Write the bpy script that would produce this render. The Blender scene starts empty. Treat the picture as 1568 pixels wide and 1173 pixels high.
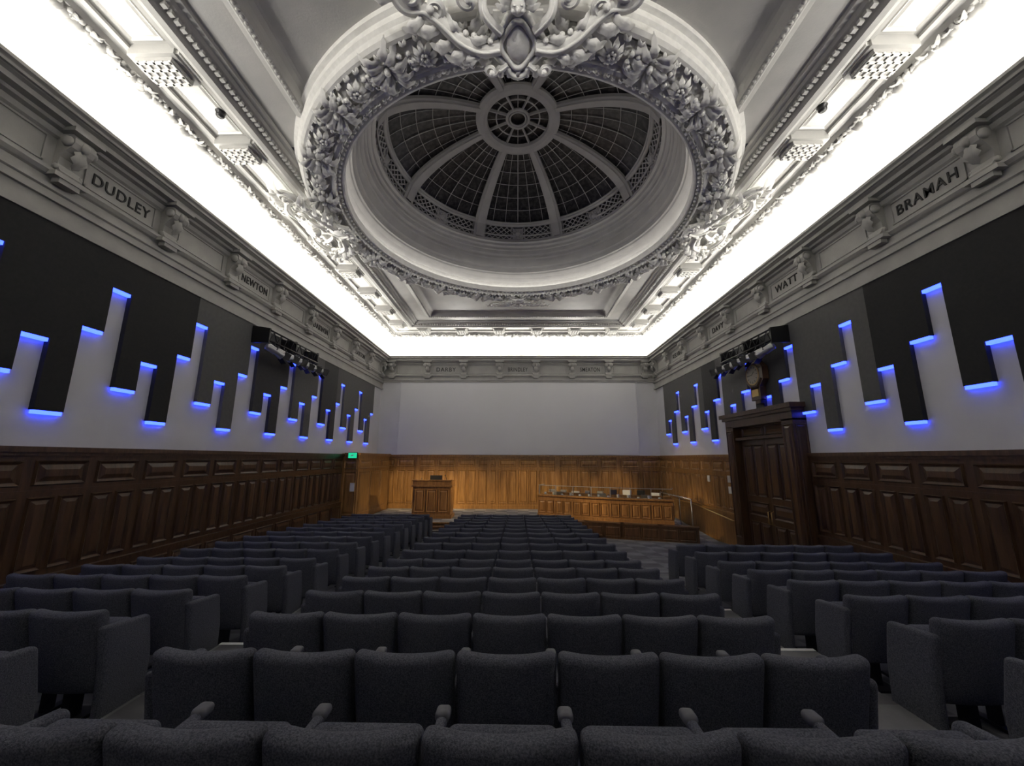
import bpy, bmesh, math, random
from mathutils import Vector, Matrix, noise
random.seed(7)
V=Vector
pi=math.pi
# ------------------------------------------------------------------ helpers
class MB:
    def __init__(s): s.v=[];s.f=[];s.m=[];s.sm=[]
    def add(s,verts,faces,mat=0,smooth=False):
        o=len(s.v); s.v+=[tuple(p) for p in verts]
        for f in faces:
            s.f.append(tuple(i+o for i in f)); s.m.append(mat); s.sm.append(smooth)
    def box(s,x0,x1,y0,y1,z0,z1,mat=0):
        vs=[(x,y,z) for x in(x0,x1) for y in(y0,y1) for z in(z0,z1)]
        s.add(vs,[(0,1,3,2),(4,6,7,5),(0,4,5,1),(2,3,7,6),(0,2,6,4),(1,5,7,3)],mat)
    def obox(s,c,X,Y,Z,hx,hy,hz,mat=0):
        c=V(c)
        vs=[c+X*(a*hx)+Y*(b*hy)+Z*(d*hz) for a in(-1,1) for b in(-1,1) for d in(-1,1)]
        s.add(vs,[(0,1,3,2),(4,6,7,5),(0,4,5,1),(2,3,7,6),(0,2,6,4),(1,5,7,3)],mat)
    def rbox(s,c,h,r,mat=0,fn=None,sub=3):
        ax=[]
        for hh in h:
            rr=min(r,hh*.95)
            a=[-hh,-hh+rr*.3,-hh+rr*.65,-hh+rr]
            n=sub
            for k in range(1,n): a.append(-hh+rr+(2*(hh-rr))*k/n)
            a+=[hh-rr,hh-rr*.65,hh-rr*.3,hh]; ax.append(a)
        idx={};vs=[];fs=[]
        def g(p):
            k=tuple(round(q,6) for q in p)
            if k in idx: return idx[k]
            q=[]
            for i in range(3):
                rr=min(r,h[i]*.95); q.append(max(-(h[i]-rr),min(h[i]-rr,p[i])))
            rr=[min(r,h[i]*.95) for i in range(3)]
            d=V([(p[i]-q[i])/rr[i] for i in range(3)])
            if d.length>0: d.normalize()
            o=[q[i]+d[i]*rr[i]+c[i] for i in range(3)]
            if fn: o=fn(*o)
            idx[k]=len(vs); vs.append(tuple(o)); return idx[k]
        for a in range(3):
            b=(a+1)%3;d=(a+2)%3
            for sg in(-1,1):
                for i in range(len(ax[b])-1):
                    for j in range(len(ax[d])-1):
                        q=[]
                        for (ii,jj) in((i,j),(i+1,j),(i+1,j+1),(i,j+1)):
                            p=[0,0,0];p[a]=sg*h[a];p[b]=ax[b][ii];p[d]=ax[d][jj]
                            q.append(g(p))
                        if sg<0:q.reverse()
                        fs.append(tuple(q))
        s.add(vs,fs,mat,True)
    def lathe(s,prof,c,n=96,mat=0,smooth=False,a0=0,a1=2*pi,fn=None):
        vs=[];fs=[];full=abs(a1-a0-2*pi)<1e-6
        N=n if full else n+1;k=len(prof)
        for i in range(N):
            a=a0+(a1-a0)*i/n
            for j,(r,z) in enumerate(prof):
                if fn: r,z=fn(r,z,a,j)
                vs.append((c[0]+r*math.sin(a),c[1]+r*math.cos(a),c[2]+z))
        for i in range(n):
            i2=(i+1)%N
            for j in range(k-1):
                fs.append((i*k+j,i2*k+j,i2*k+j+1,i*k+j+1))
        s.add(vs,fs,mat,smooth)
    def tube(s,path,rad,n=6,mat=0,sq=1.0,N=None,closed=False):
        P=[V(p) for p in path];k=len(P);vs=[];fs=[]
        for i,p in enumerate(P):
            if closed: t=P[(i+1)%k]-P[i-1]
            else: t=P[min(i+1,k-1)]-P[max(i-1,0)]
            t.normalize()
            up=V(N) if N is not None else (V((0,0,1)) if abs(t.z)<.9 else V((1,0,0)))
            a=t.cross(up); 
            if a.length<1e-5:a=t.cross(V((1,.3,0)))
            a.normalize(); b=a.cross(t)
            r=rad[i] if hasattr(rad,'__len__') else rad
            for j in range(n):
                w=2*pi*j/n
                vs.append(p+a*(r*math.cos(w))+b*(r*sq*math.sin(w)))
        for i in range(k if closed else k-1):
            i2=(i+1)%k
            for j in range(n):
                j2=(j+1)%n
                fs.append((i*n+j,i2*n+j,i2*n+j2,i*n+j2))
        if not closed:
            fs.append(tuple(range(n)));fs.append(tuple((k-1)*n+j for j in range(n)))
        s.add(vs,fs,mat,True)
    def ball(s,c,X,Y,Z,mat=0,n=8,m=5):
        c=V(c);vs=[c+Z];fs=[]
        for i in range(1,m):
            a=pi*i/m
            for j in range(n):
                b=2*pi*j/n
                vs.append(c+Z*math.cos(a)+X*(math.sin(a)*math.cos(b))+Y*(math.sin(a)*math.sin(b)))
        vs.append(c-Z)
        for j in range(n):
            j2=(j+1)%n
            fs.append((0,1+j,1+j2))
            for i in range(m-2):
                fs.append((1+i*n+j,1+(i+1)*n+j,1+(i+1)*n+j2,1+i*n+j2))
            fs.append((len(vs)-1,1+(m-2)*n+j2,1+(m-2)*n+j))
        s.add(vs,fs,mat,True)
    def leaf(s,o,L,N,ln,w,curl=.4,mat=0,k=9):
        o=V(o);L=L.normalized();N=(N-L*N.dot(L))
        if N.length<1e-4:N=L.orthogonal()
        N.normalize();S=L.cross(N).normalized();vs=[];fs=[]
        for i in range(k):
            t=(1-math.cos(pi*i/(k-1)))/2
            ww=w*max(.04,(math.sin(pi*t**.8)))**.75*(1+.20*(-1)**i)
            h=ln*curl*(math.sin(t*pi*.9)*.7-(t**4)*.6)
            p=o+L*(ln*t)+N*h
            vs+=[p-S*ww-N*(.35*ww)+L*(.25*ww),p-S*(ww*.55)+N*(.22*ww),p-N*(.10*ww),p+S*(ww*.55)+N*(.22*ww),p+S*ww-N*(.35*ww)+L*(.25*ww)]
        for i in range(k-1):
            for j in range(4):
                a=i*5+j; fs.append((a,a+1,a+6,a+5))
        s.add(vs,fs,mat,True)
    def panel(s,o,U,W,N,u0,u1,v0,v1,mat=0,d=.03,m=.05,fd=.07):
        o=V(o);vs=[];fs=[]
        L=[(0,0),(m*.35,d),(m,.2*d),(m*1.2,.15*d),(m*1.2+fd,d*.9)]
        for ins,dp in L:
            for (u,v) in((u0+ins,v0+ins),(u1-ins,v0+ins),(u1-ins,v1-ins),(u0+ins,v1-ins)):
                vs.append(o+U*u+W*v+N*(dp+.001))
        for i in range(len(L)-1):
            for j in range(4):
                j2=(j+1)%4; fs.append((i*4+j,i*4+j2,i*4+4+j2,i*4+4+j))
        b=(len(L)-1)*4; fs.append((b,b+1,b+2,b+3))
        s.add(vs,fs,mat)
    def build(s,name,mats,parent=None,loc=(0,0,0),recalc=True):
        me=bpy.data.meshes.new(name); me.from_pydata(s.v,[],s.f)
        for m in mats: me.materials.append(m)
        me.polygons.foreach_set('material_index',s.m)
        me.polygons.foreach_set('use_smooth',s.sm)
        if recalc:
            bm=bmesh.new();bm.from_mesh(me);bmesh.ops.recalc_face_normals(bm,faces=bm.faces);bm.to_mesh(me);bm.free()
        me.update()
        ob=bpy.data.objects.new(name,me);bpy.context.scene.collection.objects.link(ob)
        ob.location=loc
        if parent: ob.parent=parent
        return ob

# ------------------------------------------------------------------ materials
def mat(name,col,rough=.6,col2=None,scale=6,stretch=(1,1,1),bump=0,bscale=40,metal=0,emit=None,es=0,spec=.5,contrast=(.3,.7),checker=0):
    m=bpy.data.materials.new(name);m.use_nodes=True;nt=m.node_tree;b=nt.nodes['Principled BSDF']
    b.inputs['Base Color'].default_value=(*col,1);b.inputs['Roughness'].default_value=rough
    b.inputs['Metallic'].default_value=metal
    b.inputs['Specular IOR Level'].default_value=spec
    tc=nt.nodes.new('ShaderNodeTexCoord');mp=nt.nodes.new('ShaderNodeMapping');mp.inputs['Scale'].default_value=stretch
    nt.links.new(tc.outputs['Object'],mp.inputs[0])
    if col2:
        nz=nt.nodes.new('ShaderNodeTexNoise');nz.inputs['Scale'].default_value=scale;nz.inputs['Detail'].default_value=5
        nt.links.new(mp.outputs[0],nz.inputs['Vector'])
        cr=nt.nodes.new('ShaderNodeValToRGB');cr.color_ramp.elements[0].color=(*col,1);cr.color_ramp.elements[1].color=(*col2,1)
        cr.color_ramp.elements[0].position=contrast[0];cr.color_ramp.elements[1].position=contrast[1]
        nt.links.new(nz.outputs[0],cr.inputs[0]);out=cr.outputs[0]
        if checker:
            ck=nt.nodes.new('ShaderNodeTexChecker');ck.inputs['Scale'].default_value=checker;ck.inputs[1].default_value=(1,1,1,1);ck.inputs[2].default_value=(.62,.62,.64,1)
            nt.links.new(mp.outputs[0],ck.inputs['Vector'])
            mx=nt.nodes.new('ShaderNodeMix');mx.data_type='RGBA';mx.blend_type='MULTIPLY';mx.inputs[0].default_value=1
            nt.links.new(out,mx.inputs[6]);nt.links.new(ck.outputs[0],mx.inputs[7]);out=mx.outputs[2]
        nt.links.new(out,b.inputs['Base Color'])
    if bump:
        n2=nt.nodes.new('ShaderNodeTexNoise');n2.inputs['Scale'].default_value=bscale;n2.inputs['Detail'].default_value=3
        nt.links.new(mp.outputs[0],n2.inputs['Vector'])
        bp=nt.nodes.new('ShaderNodeBump');bp.inputs['Strength'].default_value=bump;bp.inputs['Distance'].default_value=.02
        nt.links.new(n2.outputs[0],bp.inputs['Height']);nt.links.new(bp.outputs[0],b.inputs['Normal'])
    if emit:
        b.inputs['Emission Color'].default_value=(*emit,1);b.inputs['Emission Strength'].default_value=es
    return m
PL=mat('plaster_grey_white',(.40,.395,.38),.65,(.46,.45,.43),2.5,bump=.12,bscale=30)
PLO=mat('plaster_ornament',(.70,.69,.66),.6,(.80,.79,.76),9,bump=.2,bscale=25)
PLR=mat('plaster_fringe',(.34,.335,.32),.65,(.46,.45,.43),9,bump=.2,bscale=25)  # fringe colour darkened so it reads as a silhouette against the bright cove
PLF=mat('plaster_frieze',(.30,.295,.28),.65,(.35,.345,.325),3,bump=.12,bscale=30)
PLD=mat('plaster_dome',(.44,.43,.42),.65,(.50,.49,.475),3,bump=.12,bscale=30)
COVE=mat('cove_paint',(.85,.84,.79),.7,(.87,.86,.81),2)
WALL=mat('wall_paint',(.56,.56,.58),.7,(.60,.60,.62),1.5,bump=.05,bscale=60)
SCR=mat('projection_screen_cloth',(.62,.62,.63),.9,(.64,.64,.65),1.0)
WOOD=mat('oak_panelling_shaded',(.040,.0205,.0105),.34,(.10,.053,.025),5,(3,3,.35),bump=.15,bscale=18)  # oak with the dimness of the side walls put into its colour
WOODB=mat('oak_panelling_lit',(.17,.088,.028),.35,(.34,.18,.06),5,(3,3,.35),bump=.15,bscale=18)  # same oak, colour brightened to carry the warm stage light
WOODL=mat('oak_desk',(.19,.095,.031),.35,(.37,.185,.062),5,(3,3,.35),bump=.12,bscale=18)
WOODD=mat('dark_oak_door',(.034,.018,.0095),.3,(.08,.041,.02),5,(3,3,.35),bump=.12,bscale=18)
BLACKF=mat('acoustic_fabric_black',(.012,.012,.013),.9,(.017,.017,.018),20,bump=.1,bscale=120)
GREYF=mat('acoustic_fabric_grey',(.085,.085,.085),.9,(.10,.10,.10),12,bump=.1,bscale=120)
GREYD=mat('acoustic_fabric_dark_grey',(.035,.035,.037),.9,(.045,.045,.047),12,bump=.1,bscale=120)
BLUE=mat('blue_led',(.02,.05,.6),.5,emit=(.026,.055,1.0),es=8)
LEDW=mat('warm_led_strip',(.8,.8,.8),.5,emit=(1,.96,.9),es=4.5)
FAB=mat('seat_fabric',(.045,.047,.058),.9,(.125,.130,.152),150,bump=.4,bscale=300,spec=.25,contrast=(.35,.65))
ARM=mat('seat_arm',(.085,.085,.092),.6,(.12,.12,.13),30)
MET=mat('dark_metal',(.03,.03,.032),.4,metal=.7)
SIL=mat('silver_metal',(.45,.45,.46),.35,metal=.8)
GLASSD=mat('dome_glass_dark',(.010,.010,.012),.35,(.075,.07,.068),9,contrast=(.42,.72))
LATB=mat('dome_lattice_backing',(.07,.07,.07),.8,(.09,.09,.09),8)
LET=mat('letter_paint',(.012,.012,.012),.6)
CARP=mat('carpet_dark',(.10,.10,.108),.95,(.19,.19,.20),2.6,bump=.3,bscale=200,checker=2)
CARPS=mat('stage_carpet',(.24,.235,.23),.95,(.36,.35,.34),2.0,bump=.3,bscale=200,checker=2)
NOSE=mat('step_nosing',(.6,.6,.6),.5)
WHT=mat('white_paper',(.7,.7,.68),.6)
DIAL=mat('clock_dial',(.28,.26,.22),.5)
GRN=mat('exit_green',(.0,.3,.12),.5,emit=(.02,.6,.3),es=1.0)
BLK=mat('black_plastic',(.012,.012,.013),.35)
BRASS=mat('brass',(.5,.35,.15),.35,metal=1)
GL=bpy.data.materials.new('clear_glass');GL.use_nodes=True
b=GL.node_tree.nodes['Principled BSDF'];b.inputs['Transmission Weight'].default_value=1;b.inputs['Roughness'].default_value=.02;b.inputs['Base Color'].default_value=(.95,.99,.97,1);b.inputs['IOR'].default_value=1.15
# ------------------------------------------------------------------ dimensions
XW=7.0;Y0=-1.2;Y1=19.7;DC=(0,9.25,0)
def zf(y):
    if y<6.43: return -1.76-(y-1.63)*.1208
    if y<14.4: return -2.34-(y-6.43)*.0552
    return -2.78
STZ=-2.4
Z=V((0,0,1))
M=MB();ys=[Y0-.3,1.63]+[1.63+.8*i for i in range(1,17)]+[Y1+.3]
for a,b_ in zip(ys[:-1],ys[1:]):
    M.add([(-7.3,a,zf(a)),(7.3,a,zf(a)),(7.3,b_,zf(b_)),(-7.3,b_,zf(b_))],[(0,1,2,3)])
    M.add([(-7.3,a,zf(a)-.3),(7.3,a,zf(a)-.3),(7.3,b_,zf(b_)-.3),(-7.3,b_,zf(b_)-.3)],[(3,2,1,0)])
M.build('floor',[CARP])
M=MB()
for (xa,xb) in((-3.03,-2.06),(1.94,2.96)):
    for k,(ya,yb,zt) in enumerate(((1.2,2.9,-1.70),(2.9,4.4,-1.87),(4.4,6.0,-2.06))):
        M.box(xa,xb,ya,yb,-2.7,zt,0)
        M.box(xa,xb,yb-.045,yb+.004,zt-.03,zt+.004,1)
M.build('aisle_steps',[CARP,NOSE])
def wallbox(name,x0,x1,y0,y1,z0,z1):
    M=MB();M.box(x0,x1,y0,y1,z0,z1);return M.build(name,[WALL])
wallbox('wall_left',-XW-.3,-XW,Y0-.3,Y1+.3,-3.1,6.9)
wallbox('wall_right',XW,XW+.3,Y0-.3,Y1+.3,-3.1,6.9)
wallbox('wall_back',-XW,XW,Y1,Y1+.3,-3.1,6.9)
wallbox('wall_rear',-XW,XW,Y0-.3,Y0,-3.1,6.9)

# ------------------------------------------------------------------ moulding loop around room
def loop(M,prof,mat=0,n=1,hole=0,smooth=False):
    k=len(prof)
    for side in range(4):
        vs=[];fs=[]
        for i in range(n+1):
            t=i/n
            for (d,z) in prof:
                xa,xb,ya,yb=-XW+d,XW-d,Y0+d,Y1-d
                if side==0:p=(xa,ya+(yb-ya)*t,z)
                elif side==1:p=(xa+(xb-xa)*t,yb,z)
                elif side==2:p=(xb,yb+(ya-yb)*t,z)
                else:p=(xb+(xa-xb)*t,ya,z)
                vs.append(p)
        for i in range(n):
            for j in range(k-1):
                q=(i*k+j,i*k+j+1,(i+1)*k+j+1,(i+1)*k+j)
                if hole:
                    cx=sum(vs[a][0] for a in q)/4-DC[0];cy=sum(vs[a][1] for a in q)/4-DC[1]
                    if math.hypot(cx,cy)<hole: continue
                fs.append(q)
        M.add(vs,fs,mat,smooth)
ENT=MB()
loop(ENT,[(0,3.80),(.09,3.80),(.09,3.86),(.12,3.88),(.12,3.93),(.06,3.95),(.06,4.06),(.10,4.08),(.14,4.13),(.14,4.18),(.05,4.22),(.05,4.70),(.09,4.73),(.12,4.80),(.20,4.82),(.22,4.86),(.34,4.87),(.34,4.95),(.40,4.97),(.46,5.03),(.50,5.05),(.50,5.10),(.45,5.11),(.45,4.98),(.02,4.96)],0)
for sx in(-1,1):
    xa,xb=sorted((sx*XW,sx*(XW-.05)));ENT.box(xa,xb,Y0,Y1,3.44,3.80)
    xa,xb=sorted((sx*XW,sx*(XW-.10)));ENT.box(xa,xb,Y0,Y1,3.42,3.50);ENT.box(xa,xb,Y0,Y1,3.74,3.80)
BY=[5.17+1.765*k for k in range(-3,9)]
BX=[-6.45,-4.62,-2.77,-.925,.925,2.77,4.62,6.45]
def bracket(M,o,U,N):
    o=V(o)
    prof=[(.0,4.12),(.13,4.12),(.16,4.17),(.12,4.22),(.09,4.30),(.10,4.42),(.16,4.52),(.24,4.58),(.28,4.66),(.27,4.74),(.22,4.80),(0,4.82)]
    hw=.15;vs=[];k=len(prof)
    for s_ in(-1,1):
        for (d,z) in prof: vs.append(o+U*(hw*s_)+N*d+Z*z)
    fs=[(j,j+1,k+j+1,k+j) for j in range(k-1)]+[tuple(range(k)),tuple(range(k,2*k))]
    M.add(vs,fs,0)
    for s_ in(-1,1):
        c=o+U*(.17*s_)+N*.19+Z*4.66
        M.ball(c,N*.085,Z*.085,U*.05,0,12,6)
        c=o+U*(.16*s_)+N*.08+Z*4.24
        M.ball(c,N*.05,Z*.05,U*.035,0)
    M.leaf(o+N*.22+Z*4.62,-Z+N*(-.15),N,.34,.1,.3)
    M.ball(o+N*.27+Z*4.66,U*.06,Z*.09,N*.06,0)
    M.obox(o+N*.09+Z*4.10,U,N,Z,.22,.09,.035,0)
    M.obox(o+N*.10+Z*4.03,U,N,Z,.14,.06,.04,0)
    M.obox(o+N*.17+Z*4.84,U,N,Z,.22,.16,.035,0)
def frame(M,o,U,N,u0,u1,z0,z1):
    o=V(o);w=.018
    for (a,b_,c,d) in((u0,u1,z0,z0+.025),(u0,u1,z1-.025,z1),(u0,u0+.025,z0,z1),(u1-.025,u1,z0,z1)):
        M.obox(o+U*((a+b_)/2)+Z*((c+d)/2)+N*w/2,U,N,Z,(b_-a)/2,w/2+.004,(d-c)/2,0)
for sx in(-1,1):
    U=V((0,1,0));N=V((-sx,0,0))
    for y in BY: bracket(ENT,(sx*(XW-.05),y,0),U,N)
    for y in BY[:-1]: frame(ENT,(sx*(XW-.05),y,0),U,N,.27,1.495,4.25,4.68)
for yy,N in((Y1-.05,V((0,-1,0))),(Y0+.05,V((0,1,0)))):
    for x in BX: bracket(ENT,(x,yy,0),V((1,0,0)),N)
    for x in BX[:-1]: frame(ENT,(x,yy,0),V((1,0,0)),N,.28,1.56,4.25,4.68)
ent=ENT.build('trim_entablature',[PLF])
def text(s,loc,xa,na,size=.24):
    cu=bpy.data.curves.new('t','FONT');cu.body=s;cu.size=size;cu.extrude=.008;cu.align_x='CENTER';cu.align_y='CENTER';cu.space_character=1.12;cu.offset=.001
    o=bpy.data.objects.new('t',cu);bpy.context.scene.collection.objects.link(o)
    bpy.context.view_layer.update()
    me=bpy.data.meshes.new_from_object(o.evaluated_get(bpy.context.evaluated_depsgraph_get()))
    bpy.data.objects.remove(o)
    me.materials.clear();me.materials.append(LET)
    w=max(v.co.x for v in me.vertices)-min(v.co.x for v in me.vertices)
    if w>1.0:
        for v in me.vertices: v.co.x*=1.0/w
    ob=bpy.data.objects.new('inscription_'+s.lower(),me);bpy.context.scene.collection.objects.link(ob)
    X=V(xa);ZZ=V(na);Y=V((0,0,1))
    m=Matrix((X,Y,ZZ)).transposed().to_4x4();m.translation=V(loc);ob.matrix_world=m
    ob.parent=ent
zt=4.455
for s,i in(('DUDLEY',3),('NEWTON',5),('DARWIN',7),('CAXTON',9)):
    text(s,(-XW+.062,BY[i]+.88,zt),(0,1,0),(1,0,0),.27)
for s,i in(('BRAMAH',3),('WATT',5),('DAVY',7),('KELVIN',9)):
    text(s,(XW-.062,BY[i]+.88,zt),(0,-1,0),(-1,0,0),.27)
for s,x in(('DARBY',-3.7),('BRINDLEY',0),('SMEATON',3.7)):
    text(s,(x,Y1-.062,zt),(1,0,0),(0,-1,0),.30)
M=MB();loop(M,[(.004,4.97),(.004,5.55),(.04,5.85),(.12,6.10),(.26,6.32),(.46,6.46),(.70,6.52),(1.0,6.52)],0,smooth=True)
M.build('trim_cove',[COVE])
# ceiling border
C=MB()
loop(C,[(.95,6.5),(.63,6.34),(.63,6.20),(.66,6.16),(.72,6.12),(.80,6.13),(.84,6.20),(.90,6.22),(.98,6.22),(.98,6.27),(1.04,6.30),(1.60,6.30),(1.64,6.27),(1.64,6.22),(1.74,6.22),(1.78,6.14),(1.86,6.10),(1.96,6.10),(2.00,6.16),(2.04,6.20),(2.16,6.22),(2.20,6.26),(2.28,6.27),(2.30,6.32),(2.84,6.32),(2.86,6.27),(2.95,6.24),(3.0,6.20),(3.10,6.20),(3.14,6.27),(3.18,6.32),(3.25,6.36),(3.3,6.37)],0,n=180,hole=4.95)
nx,ny=66,124;xa,xb,ya,yb=-XW+3.28,XW-3.28,Y0+3.28,Y1-3.28
vs=[(xa+(xb-xa)*i/nx,ya+(yb-ya)*j/ny,6.37) for j in range(ny+1) for i in range(nx+1)];fs=[]
for j in range(ny):
    for i in range(nx):
        cx=xa+(xb-xa)*(i+.5)/nx;cy=ya+(yb-ya)*(j+.5)/ny-DC[1]
        if math.hypot(cx,cy)<4.95: continue
        a=j*(nx+1)+i;fs.append((a,a+1,a+nx+2,a+nx+1))
C.add(vs,fs,0)
def modil(M,c,U,W):
    c=V(c)
    M.obox(c+Z*(-.03),U,W,Z,.27,.36,.13,0)
    M.obox(c+Z*(-.19),U,W,Z,.21,.29,.035,0)
    for i in range(5): M.obox(c+W*(-.26+.13*i)+Z*(-.235),U,W,Z,.21,.018,.014,1)
    for i in range(4): M.obox(c+U*(-.18+.12*i)+Z*(-.235),U,W,Z,.018,.28,.014,1)
    for s_ in(-1,1): M.obox(c+W*(.36*s_)+Z*(-.05),U,W,Z,.23,.05,.08,1)
for sx in(-1,1):
    for i,y in enumerate(BY):
        modil(C,(sx*5.68,y,6.28),V((0,1,0)),V((1,0,0)))
        C.panel(V((sx*5.68-.26,y+.34,6.30)),V((1,0,0)),V((0,1,0)),-Z,0,.52,0,1.10,2,.03,.04,.04)  # recess panel in brighter plaster, standing in for light falling on it
for yy in(Y1-1.32,Y0+1.32):
    for x in BX[1:-1]: modil(C,(x,yy,6.28),V((1,0,0)),V((0,1,0)))
    for x in BX[1:-2]: C.panel(V((x+.34,yy-.26,6.30)),V((1,0,0)),V((0,1,0)),-Z,0,1.16,0,.52,2,.03,.04,.04)  # end recesses brightened by colour in the same way
def along(d,step):
    out=[]
    xa,xb,ya,yb=-XW+d,XW-d,Y0+d,Y1-d
    n=int((yb-ya)/step)
    for i in range(n+1):
        y=ya+(yb-ya)*i/n
        out.append((V((xa,y,0)),V((0,1,0)),V((-1,0,0))));out.append((V((xb,y,0)),V((0,1,0)),V((1,0,0))))
    n=int((xb-xa)/step)
    for i in range(n+1):
        x=xa+(xb-xa)*i/n
        out.append((V((x,yb,0)),V((1,0,0)),V((0,1,0))));out.append((V((x,ya,0)),V((1,0,0)),V((0,-1,0))))
    return out
for p,U,N in along(2.08,.11):
    if math.hypot(p.x,p.y-DC[1])>5.05: C.obox(p+Z*6.18,U,N,Z,.032,.035,.03,0)
for p,U,N in along(3.05,.09):
    if math.hypot(p.x,p.y-DC[1])>5.05: C.ball(p+Z*6.195,U*.036,N*.036,Z*.03,0,6,4)
C.build('ceiling',[PL,PLO,PLO])
F=MB()
for k,(p,U,N) in enumerate(along(.72,.125)):
    r=random.uniform
    big=1.3 if k%6<2 else 1
    F.leaf(p+Z*6.17-N*.05,N*r(.6,1)+U*r(-.35,.35)-Z*r(.35,.7),-Z+N*.5,.22*big*r(.85,1.15),.07*big,.5,0,6)
    F.leaf(p+Z*6.15-N*.03,N*r(-.3,.3)+U*r(-.8,.8)-Z*.2,-Z,.18,.05,.6,0,6)
    F.ball(p+Z*6.11-N*.05+U*r(-.03,.03),U*.045,N*.045,Z*.045,0,6,4)
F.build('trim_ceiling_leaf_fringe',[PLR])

# ------------------------------------------------------------------ dome ring
D=MB();c=DC
D.lathe([(5.15,6.40),(5.15,6.27),(5.08,6.25),(5.08,6.14),(5.03,6.10),(5.02,5.99),(4.97,5.95),(4.92,5.94),(4.90,5.99),(4.84,6.02),(4.48,6.02),(4.44,5.98),(4.42,5.92),(4.36,5.91),(4.34,5.97),(4.30,6.0),(4.24,6.0),(4.20,5.96),(4.165,5.97),(4.15,6.13),(4.17,6.13),(4.19,6.08),(4.34,6.08),(4.34,6.40)],c,192,0)
def fo(r,z,a,j):
    nz=noise.noise(V((math.sin(a)*34,math.cos(a)*34,j*.7)))
    n2=noise.noise(V((math.sin(a)*90,math.cos(a)*90,j*1.4+9)))
    e=math.sin(pi*j/12)
    return r+.02*n2,z-e*(.05+.08*nz+.05*n2)
D.lathe([(4.86-.0333*j,6.0) for j in range(13)],c,1200,0,True,fn=fo)
nst=84;rnd=random.uniform
for k in range(nst):
    a=2*pi*k/nst;R=V((math.sin(a),math.cos(a),0));T=V((math.cos(a),-math.sin(a),0));o=V(c)+R*4.67+Z*5.94
    m4=k%4
    if m4==0:
        for s_ in(-1,1):
            for q in range(5):
                D.leaf(o+T*(s_*.02)+R*(.06*(q-2)),T*s_+R*(.50*(q-2)),-Z,.42-.03*abs(q-2),.070,.50)
        D.ball(o-Z*.07,T*.05,R*.06,Z*.06,0,10,6)
    elif m4==2:
        for q in range(8):
            w=q*pi/4
            dd=T*math.cos(w)+R*math.sin(w)
            D.leaf(o-Z*.04,dd,-Z,.20,.058,.6,0,7)
        for q in range(5):
            w=q*2*pi/5;dd=T*math.cos(w)+R*math.sin(w)
            D.ball(o+dd*.045-Z*.11,T*.03,R*.03,Z*.03,0,6,4)
    else:
        for q in range(6):
            D.ball(o+T*rnd(-.12,.12)+R*rnd(-.14,.14)-Z*rnd(.02,.08),T*.042,R*.042,Z*.042,0,8,5)
        for q in range(6):
            w=rnd(0,6.28)
            D.leaf(o+T*rnd(-.08,.08)+R*rnd(-.1,.1),T*math.cos(w)+R*math.sin(w),-Z,rnd(.16,.24),.05,.65,0,7)
for k in range(190):
    a=2*pi*k/190;R=V((math.sin(a),math.cos(a),0));T=V((math.cos(a),-math.sin(a),0))
    D.ball(V(c)+R*4.27+Z*5.98,T*.045,R*.04,Z*.045,0,6,4)
for k in range(230):
    a=2*pi*k/230;R=V((math.sin(a),math.cos(a),0));T=V((math.cos(a),-math.sin(a),0))
    D.leaf(V(c)+R*4.36+Z*5.95,-R*.3-Z+T*.3*(-1)**k,-R,.10,.035,.3,0,5)
for k in range(260):
    a=2*pi*k/260;R=V((math.sin(a),math.cos(a),0));T=V((math.cos(a),-math.sin(a),0))
    D.leaf(V(c)+R*4.93+Z*5.96,-R*.5-Z*.6+T*.5*(-1)**k,-Z,.11,.03,.3,0,5)
def spiral(M,o,U,W,N,pts,cen,r0,turn,a0,rad0,rad1,sgn,flut=True):
    P=[o+U*(sgn*p[0])+W*p[1]+N*(p[2] if len(p)>2 else 0) for p in pts]
    n=22
    for i in range(n+1):
        t=i/n;a=a0+turn*2*pi*t;r=r0*(1-.82*t)
        P.append(o+U*(sgn*(cen[0]+r*math.cos(a)))+W*(cen[1]+r*math.sin(a))+N*(.05+.10*t))
    for _ in range(2):
        Q=[P[0]]
        for i in range(len(P)-1): Q+= [P[i]*.75+P[i+1]*.25,P[i]*.25+P[i+1]*.75]
        P=Q+[P[-1]]
        if len(P)>110: break
    k=len(P);rad=[rad0+(rad1-rad0)*i/(k-1) for i in range(k)]
    M.tube(P,rad,8,0,N=N,sq=.75)
    if flut:
        P2=[p+N.normalized()*(r*.8) for p,r in zip(P,rad)]
        M.tube(P2,[r*.28 for r in rad],5,0,N=N)
    M.ball(P[-1],U.normalized()*rad1*1.9,W.normalized()*rad1*1.9,N.normalized()*rad1*1.8)
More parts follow.
